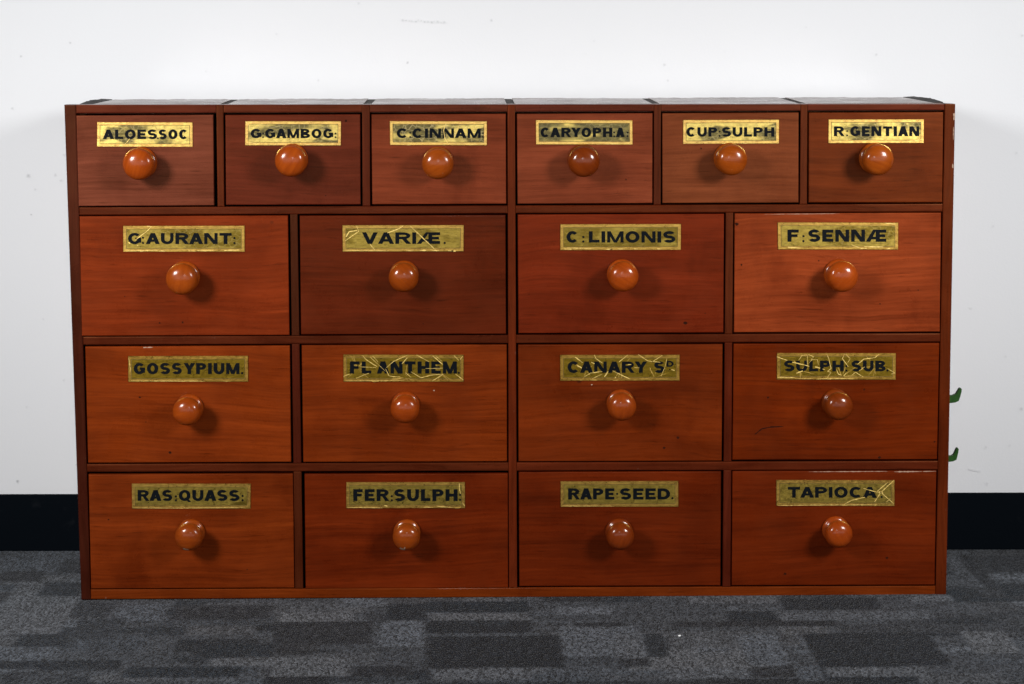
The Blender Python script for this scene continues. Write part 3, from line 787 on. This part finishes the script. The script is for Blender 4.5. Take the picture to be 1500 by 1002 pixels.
KNOB = [(0.0, 0.0), (.0196, 0.0), (.0210, .0014), (.0214, .0032), (.0208, .0052), (.0180, .0068), (.0134, .0086), (.0114, .0118), (.0116, .0158),
        (.0146, .0205), (.0180, .0236), (.0201, .0270), (.0212, .0310), (.0216, .0342), (.0211, .0378), (.0197, .0411), (.0174, .0439), (.0141, .0461), (.0098, .0476), (.0050, .0484), (0.0, .0487)]


def knob_bm(r, seg=56):
    bm = bmesh.new(); k = r / .0216
    rings = []
    for (pr, py) in KNOB:
        if pr == 0: rings.append([bm.verts.new((0, -py, 0))]); continue
        rings.append([bm.verts.new((pr * k * math.cos(j * math.tau / seg), -py, pr * k * math.sin(j * math.tau / seg))) for j in range(seg)])
    for a, b in zip(rings[:-1], rings[1:]):
        for j in range(seg):
            j2 = (j + 1) % seg
            if len(a) == 1: bm.faces.new((a[0], b[j2], b[j]))
            elif len(b) == 1: bm.faces.new((a[j], a[j2], b[0]))
            else: bm.faces.new((a[j], a[j2], b[j2], b[j]))
    bmesh.ops.recalc_face_normals(bm, faces=bm.faces)
    return bm


def fsolve_plate(px, y):
    return [at(px[0], px[1], 0), at(px[2], px[1], 0), at(px[2], px[3], 0), at(px[0], px[3], 0)]


CAL = [(0.1385, 0.031, 0.0156), (0.105, 0.0151, 0.0066), (0.1483, 0.0249, 0.009), (0.172, 0.0322, 0.0123), (0.1556, 0.0346, 0.011), (0.1044, 0.016, 0.0031), (0.155, 0.018, 0.0033), (0.08, 0.0091, 0.0023), (0.1297, 0.0128, 0.003), (0.2214, 0.0335, 0.0078), (0.1681, 0.0229, 0.0026), (0.1562, 0.0211, 0.0024), (0.1203, 0.0152, 0.0019), (0.1164, 0.0123, 0.0009), (0.1531, 0.021, 0.0026), (0.1177, 0.0128, 0.0018), (0.1012, 0.0109, 0.0016), (0.1121, 0.0121, 0.0016)]
for i, d in enumerate(D):
    # the drawer front
    proud = random.uniform(-0.0012, 0.0006)
    P = [at(*p) for p in d['q']]; mid = sum(P, Vector()) / 4; off = Vector((mid.x, 0, mid.z))
    bm = bmesh.new()
    board(bm, d['q'], proud, 0.019, 0.0017, off, 3)
    for (u, v, r, s_) in d['marks']:
        put_disc(bm, u, v, r * (.8 if s_ == 1 else .9), off, proud - .00012, 2 if s_ == 0 else 1, 9, .3, 1.0 if s_ == 1 else 1.25)
    for wd, pts in d['chips_glints']:
        put_strip(bm, pts, wd, off, proud - .0002, 2, .6)
    if d['name'].startswith('SULPH'):
        put_strip(bm, Z(1060, 490, .23333, (195, 628), (240, 592), (300, 580), (375, 578)), 1.8, off, proud - .00012, 1, .3)
    dr = link('drawer', bm, [M_front, M_hole, M_chip_glint], chest, off)
    dr.color = (*CAL[i], 1)
    dr['label'] = '%s with gilt label %s' % (d['desc'], d['name'])
    # the label: plate, border line, inner field, lettering and cracks in one mesh
    px = d['plate']
    pc_ = at((px[0] + px[2]) / 2, (px[1] + px[3]) / 2)
    lo = Vector((pc_.x, 0, pc_.z))
    bm = bmesh.new()
    tilt = random.uniform(-.3, .3)
    cs = [(px[0] + random.uniform(-.4, .4), px[1] + tilt), (px[2] + random.uniform(-.4, .4), px[1] - tilt), (px[2], px[3] - tilt), (px[0], px[3] + tilt)]
    board(bm, cs, -.0016, .0004, .0006, lo, 1)
    for f in bm.faces: f.material_index = 0
    ins = 4.2 if i < 6 else 4.6

    def ring_quad(k0, k1, y, mat):
        o_ = [(cs[j][0] + (k0 if j in (0, 3) else -k0), cs[j][1] + (k0 if j < 2 else -k0)) for j in range(4)]
        n_ = [(cs[j][0] + (k1 if j in (0, 3) else -k1), cs[j][1] + (k1 if j < 2 else -k1)) for j in range(4)]
        for j in range(4):
            j2 = (j + 1) % 4
            vv = [bm.verts.new((at(*p).x - lo.x, y, at(*p).z - lo.z)) for p in (o_[j], o_[j2], n_[j2], n_[j])]
            fa = bm.faces.new(vv); fa.normal_update()
            if fa.normal.y > 0: fa.normal_flip()
            fa.material_index = mat
        return n_
    inner = ring_quad(ins, ins + .75, -.00185, 2)
    vv = [bm.verts.new((at(*p).x - lo.x, -.00178, at(*p).z - lo.z)) for p in inner]
    fa = bm.faces.new(vv); fa.normal_update()
    if fa.normal.y > 0: fa.normal_flip()
    fa.material_index = 1
    sl = -0.0045 if (i - 6) % 4 == 3 and i > 6 else -0.001
    for wrd, u0, u1 in d['words']:
        put_text(bm, wrd, u0, u1, d['vt'], d['vb'], sl * 0, lo, -.0021, 3)
    for (u, v) in d['dots']:
        put_disc(bm, u, v, 1.35 if i < 6 else 1.7, lo, -.00212, 3)
    if d['name'].startswith('CANARY'):
        put_text(bm, 'D', 976.3, 986.5, 528.4, 537, 0, lo, -.0021, 3)
        put_disc(bm, 981, 541, 1.2, lo, -.0021, 3)
    for wd, pts in d['cracks']:
        put_strip(bm, pts, wd * (.68 if d['tarn'][1] > .7 else .85), lo, -.00235, 4, .45)
    if d['tarn'][1] > .7:                       # the badly crazed plates
        for k_ in range(3):
            cu_, cv_ = px[0] + (px[2] - px[0]) * (.16 + .34 * k_ + random.uniform(-.06, .06)), px[1] + (px[3] - px[1]) * random.uniform(.45, .9)
            for j_ in range(8):
                an = random.uniform(0, math.tau); l0, l1 = random.uniform(1, 5), random.uniform(9, 26)
                cl = lambda u, v: (min(px[2] - 2, max(px[0] + 2, u)), min(px[3] - 2, max(px[1] + 2, v)))
                put_strip(bm, [cl(cu_ + l0 * math.cos(an), cv_ + l0 * math.sin(an) * .8), cl(cu_ + l1 * math.cos(an), cv_ + l1 * math.sin(an) * .8)], random.uniform(.5, .9), lo, -.00193 - .000002 * (j_ + 8 * k_), 5, .5)
    for j_ in range(random.randint(2, 5)):      # flaked leaf along the lower edge
        uu = random.uniform(px[0] + 3, px[2] - 14)
        put_strip(bm, [(uu, px[3] - random.uniform(.8, 2)), (uu + random.uniform(4, 12), px[3] - random.uniform(.8, 2))], random.uniform(.7, 1.5), lo, -.0022, 5 if i > 9 else 4, .7)
    pl = link('label_plate', bm, [M_gold, M_field, M_line, M_letter, M_crack, M_fine], dr, lo - off + Vector((0, proud, 0)))
    pl.color = (*d['tarn'][:2], (0.0, 0.70, 1.0, 0.72)[0 if i < 6 else 1 + (i - 6) // 4], 1)  # lower rows darkened in colour for the dark floor they would mirror
    # the knob
    kr = d['kr'] * 1.03e-3
    kp = at(d['knob'][0], d['knob'][1], -0.034)
    bm = knob_bm(kr)
    worn = {'RAS:QUASS:': (-.004, -.0185), 'FER:SULPH:': (-.006, -.0180)}.get(d['name'])
    if worn:
        for f in bm.faces:
            c_ = f.calc_center_median()
            if c_.y < -.036 and abs(c_.x - worn[0]) < .0042 and abs(c_.z - worn[1]) < .0028: f.material_index = 1
    kn = link('knob', bm, [M_knob, M_chip_glint], dr, Vector((kp.x, proud - .0001, kp.z)) - off, True)
    kn.rotation_euler = (0, random.uniform(0, 6.28) if not worn else 0, 0)
    kn.color = (*[c * random.uniform(.9, 1.08) for c in d['kt']], 1)

# pale chips on the outer edge of the stiles
bm = bmesh.new()
# ------------------------------------------------------------------ green hooks on the far side
hk = [Z(1340, 540, .339, (140, 121), (163, 115), (176, 109), (184, 96), (191, 85), (197, 83), (201, 87), (200, 98), (195, 118), (188, 138), (172, 145), (140, 155)),
      Z(1340, 540, .339, (136, 381), (158, 376), (166, 371), (173, 357), (179, 344), (184, 341), (188, 346), (187, 355), (183, 374), (178, 392), (163, 399), (136, 409))]
bm.free()
for pts in hk:
    bm = bmesh.new()
    yk = .045
    P = [at(u, v, yk) for u, v in pts]
    for p in (P[0], P[-1]): p.x = HX - .002
    fr = [bm.verts.new((p.x, yk - .005, p.z)) for p in P]
    bk = [bm.verts.new((p.x, yk + .005, p.z)) for p in P]
    f0 = bm.faces.new(fr); bm.faces.new(bk[::-1])
    for j in range(len(P)):
        j2 = (j + 1) % len(P); bm.faces.new((fr[j2], fr[j], bk[j], bk[j2]))
    bmesh.ops.recalc_face_normals(bm, faces=bm.faces)
    bmesh.ops.bevel(bm, geom=list(f0.edges), offset=.0012, segments=2, affect='EDGES')
    h = link('hook', bm, M_green, chest); h['label'] = 'small green upturned hook on the right side'

# ------------------------------------------------------------------ a crumb on the carpet
bm = bmesh.new()
bmesh.ops.create_icosphere(bm, subdivisions=2, radius=.0023)
for v in bm.verts: v.co *= random.uniform(.75, 1.15); v.co.z *= .7
p = on_floor(995, 932.5)
o = link('crumb', bm, M_crumb, None, (p.x, p.y, .0012))
o['label'] = 'tiny white crumb lying on the grey carpet before the chest'; o['category'] = 'crumb'
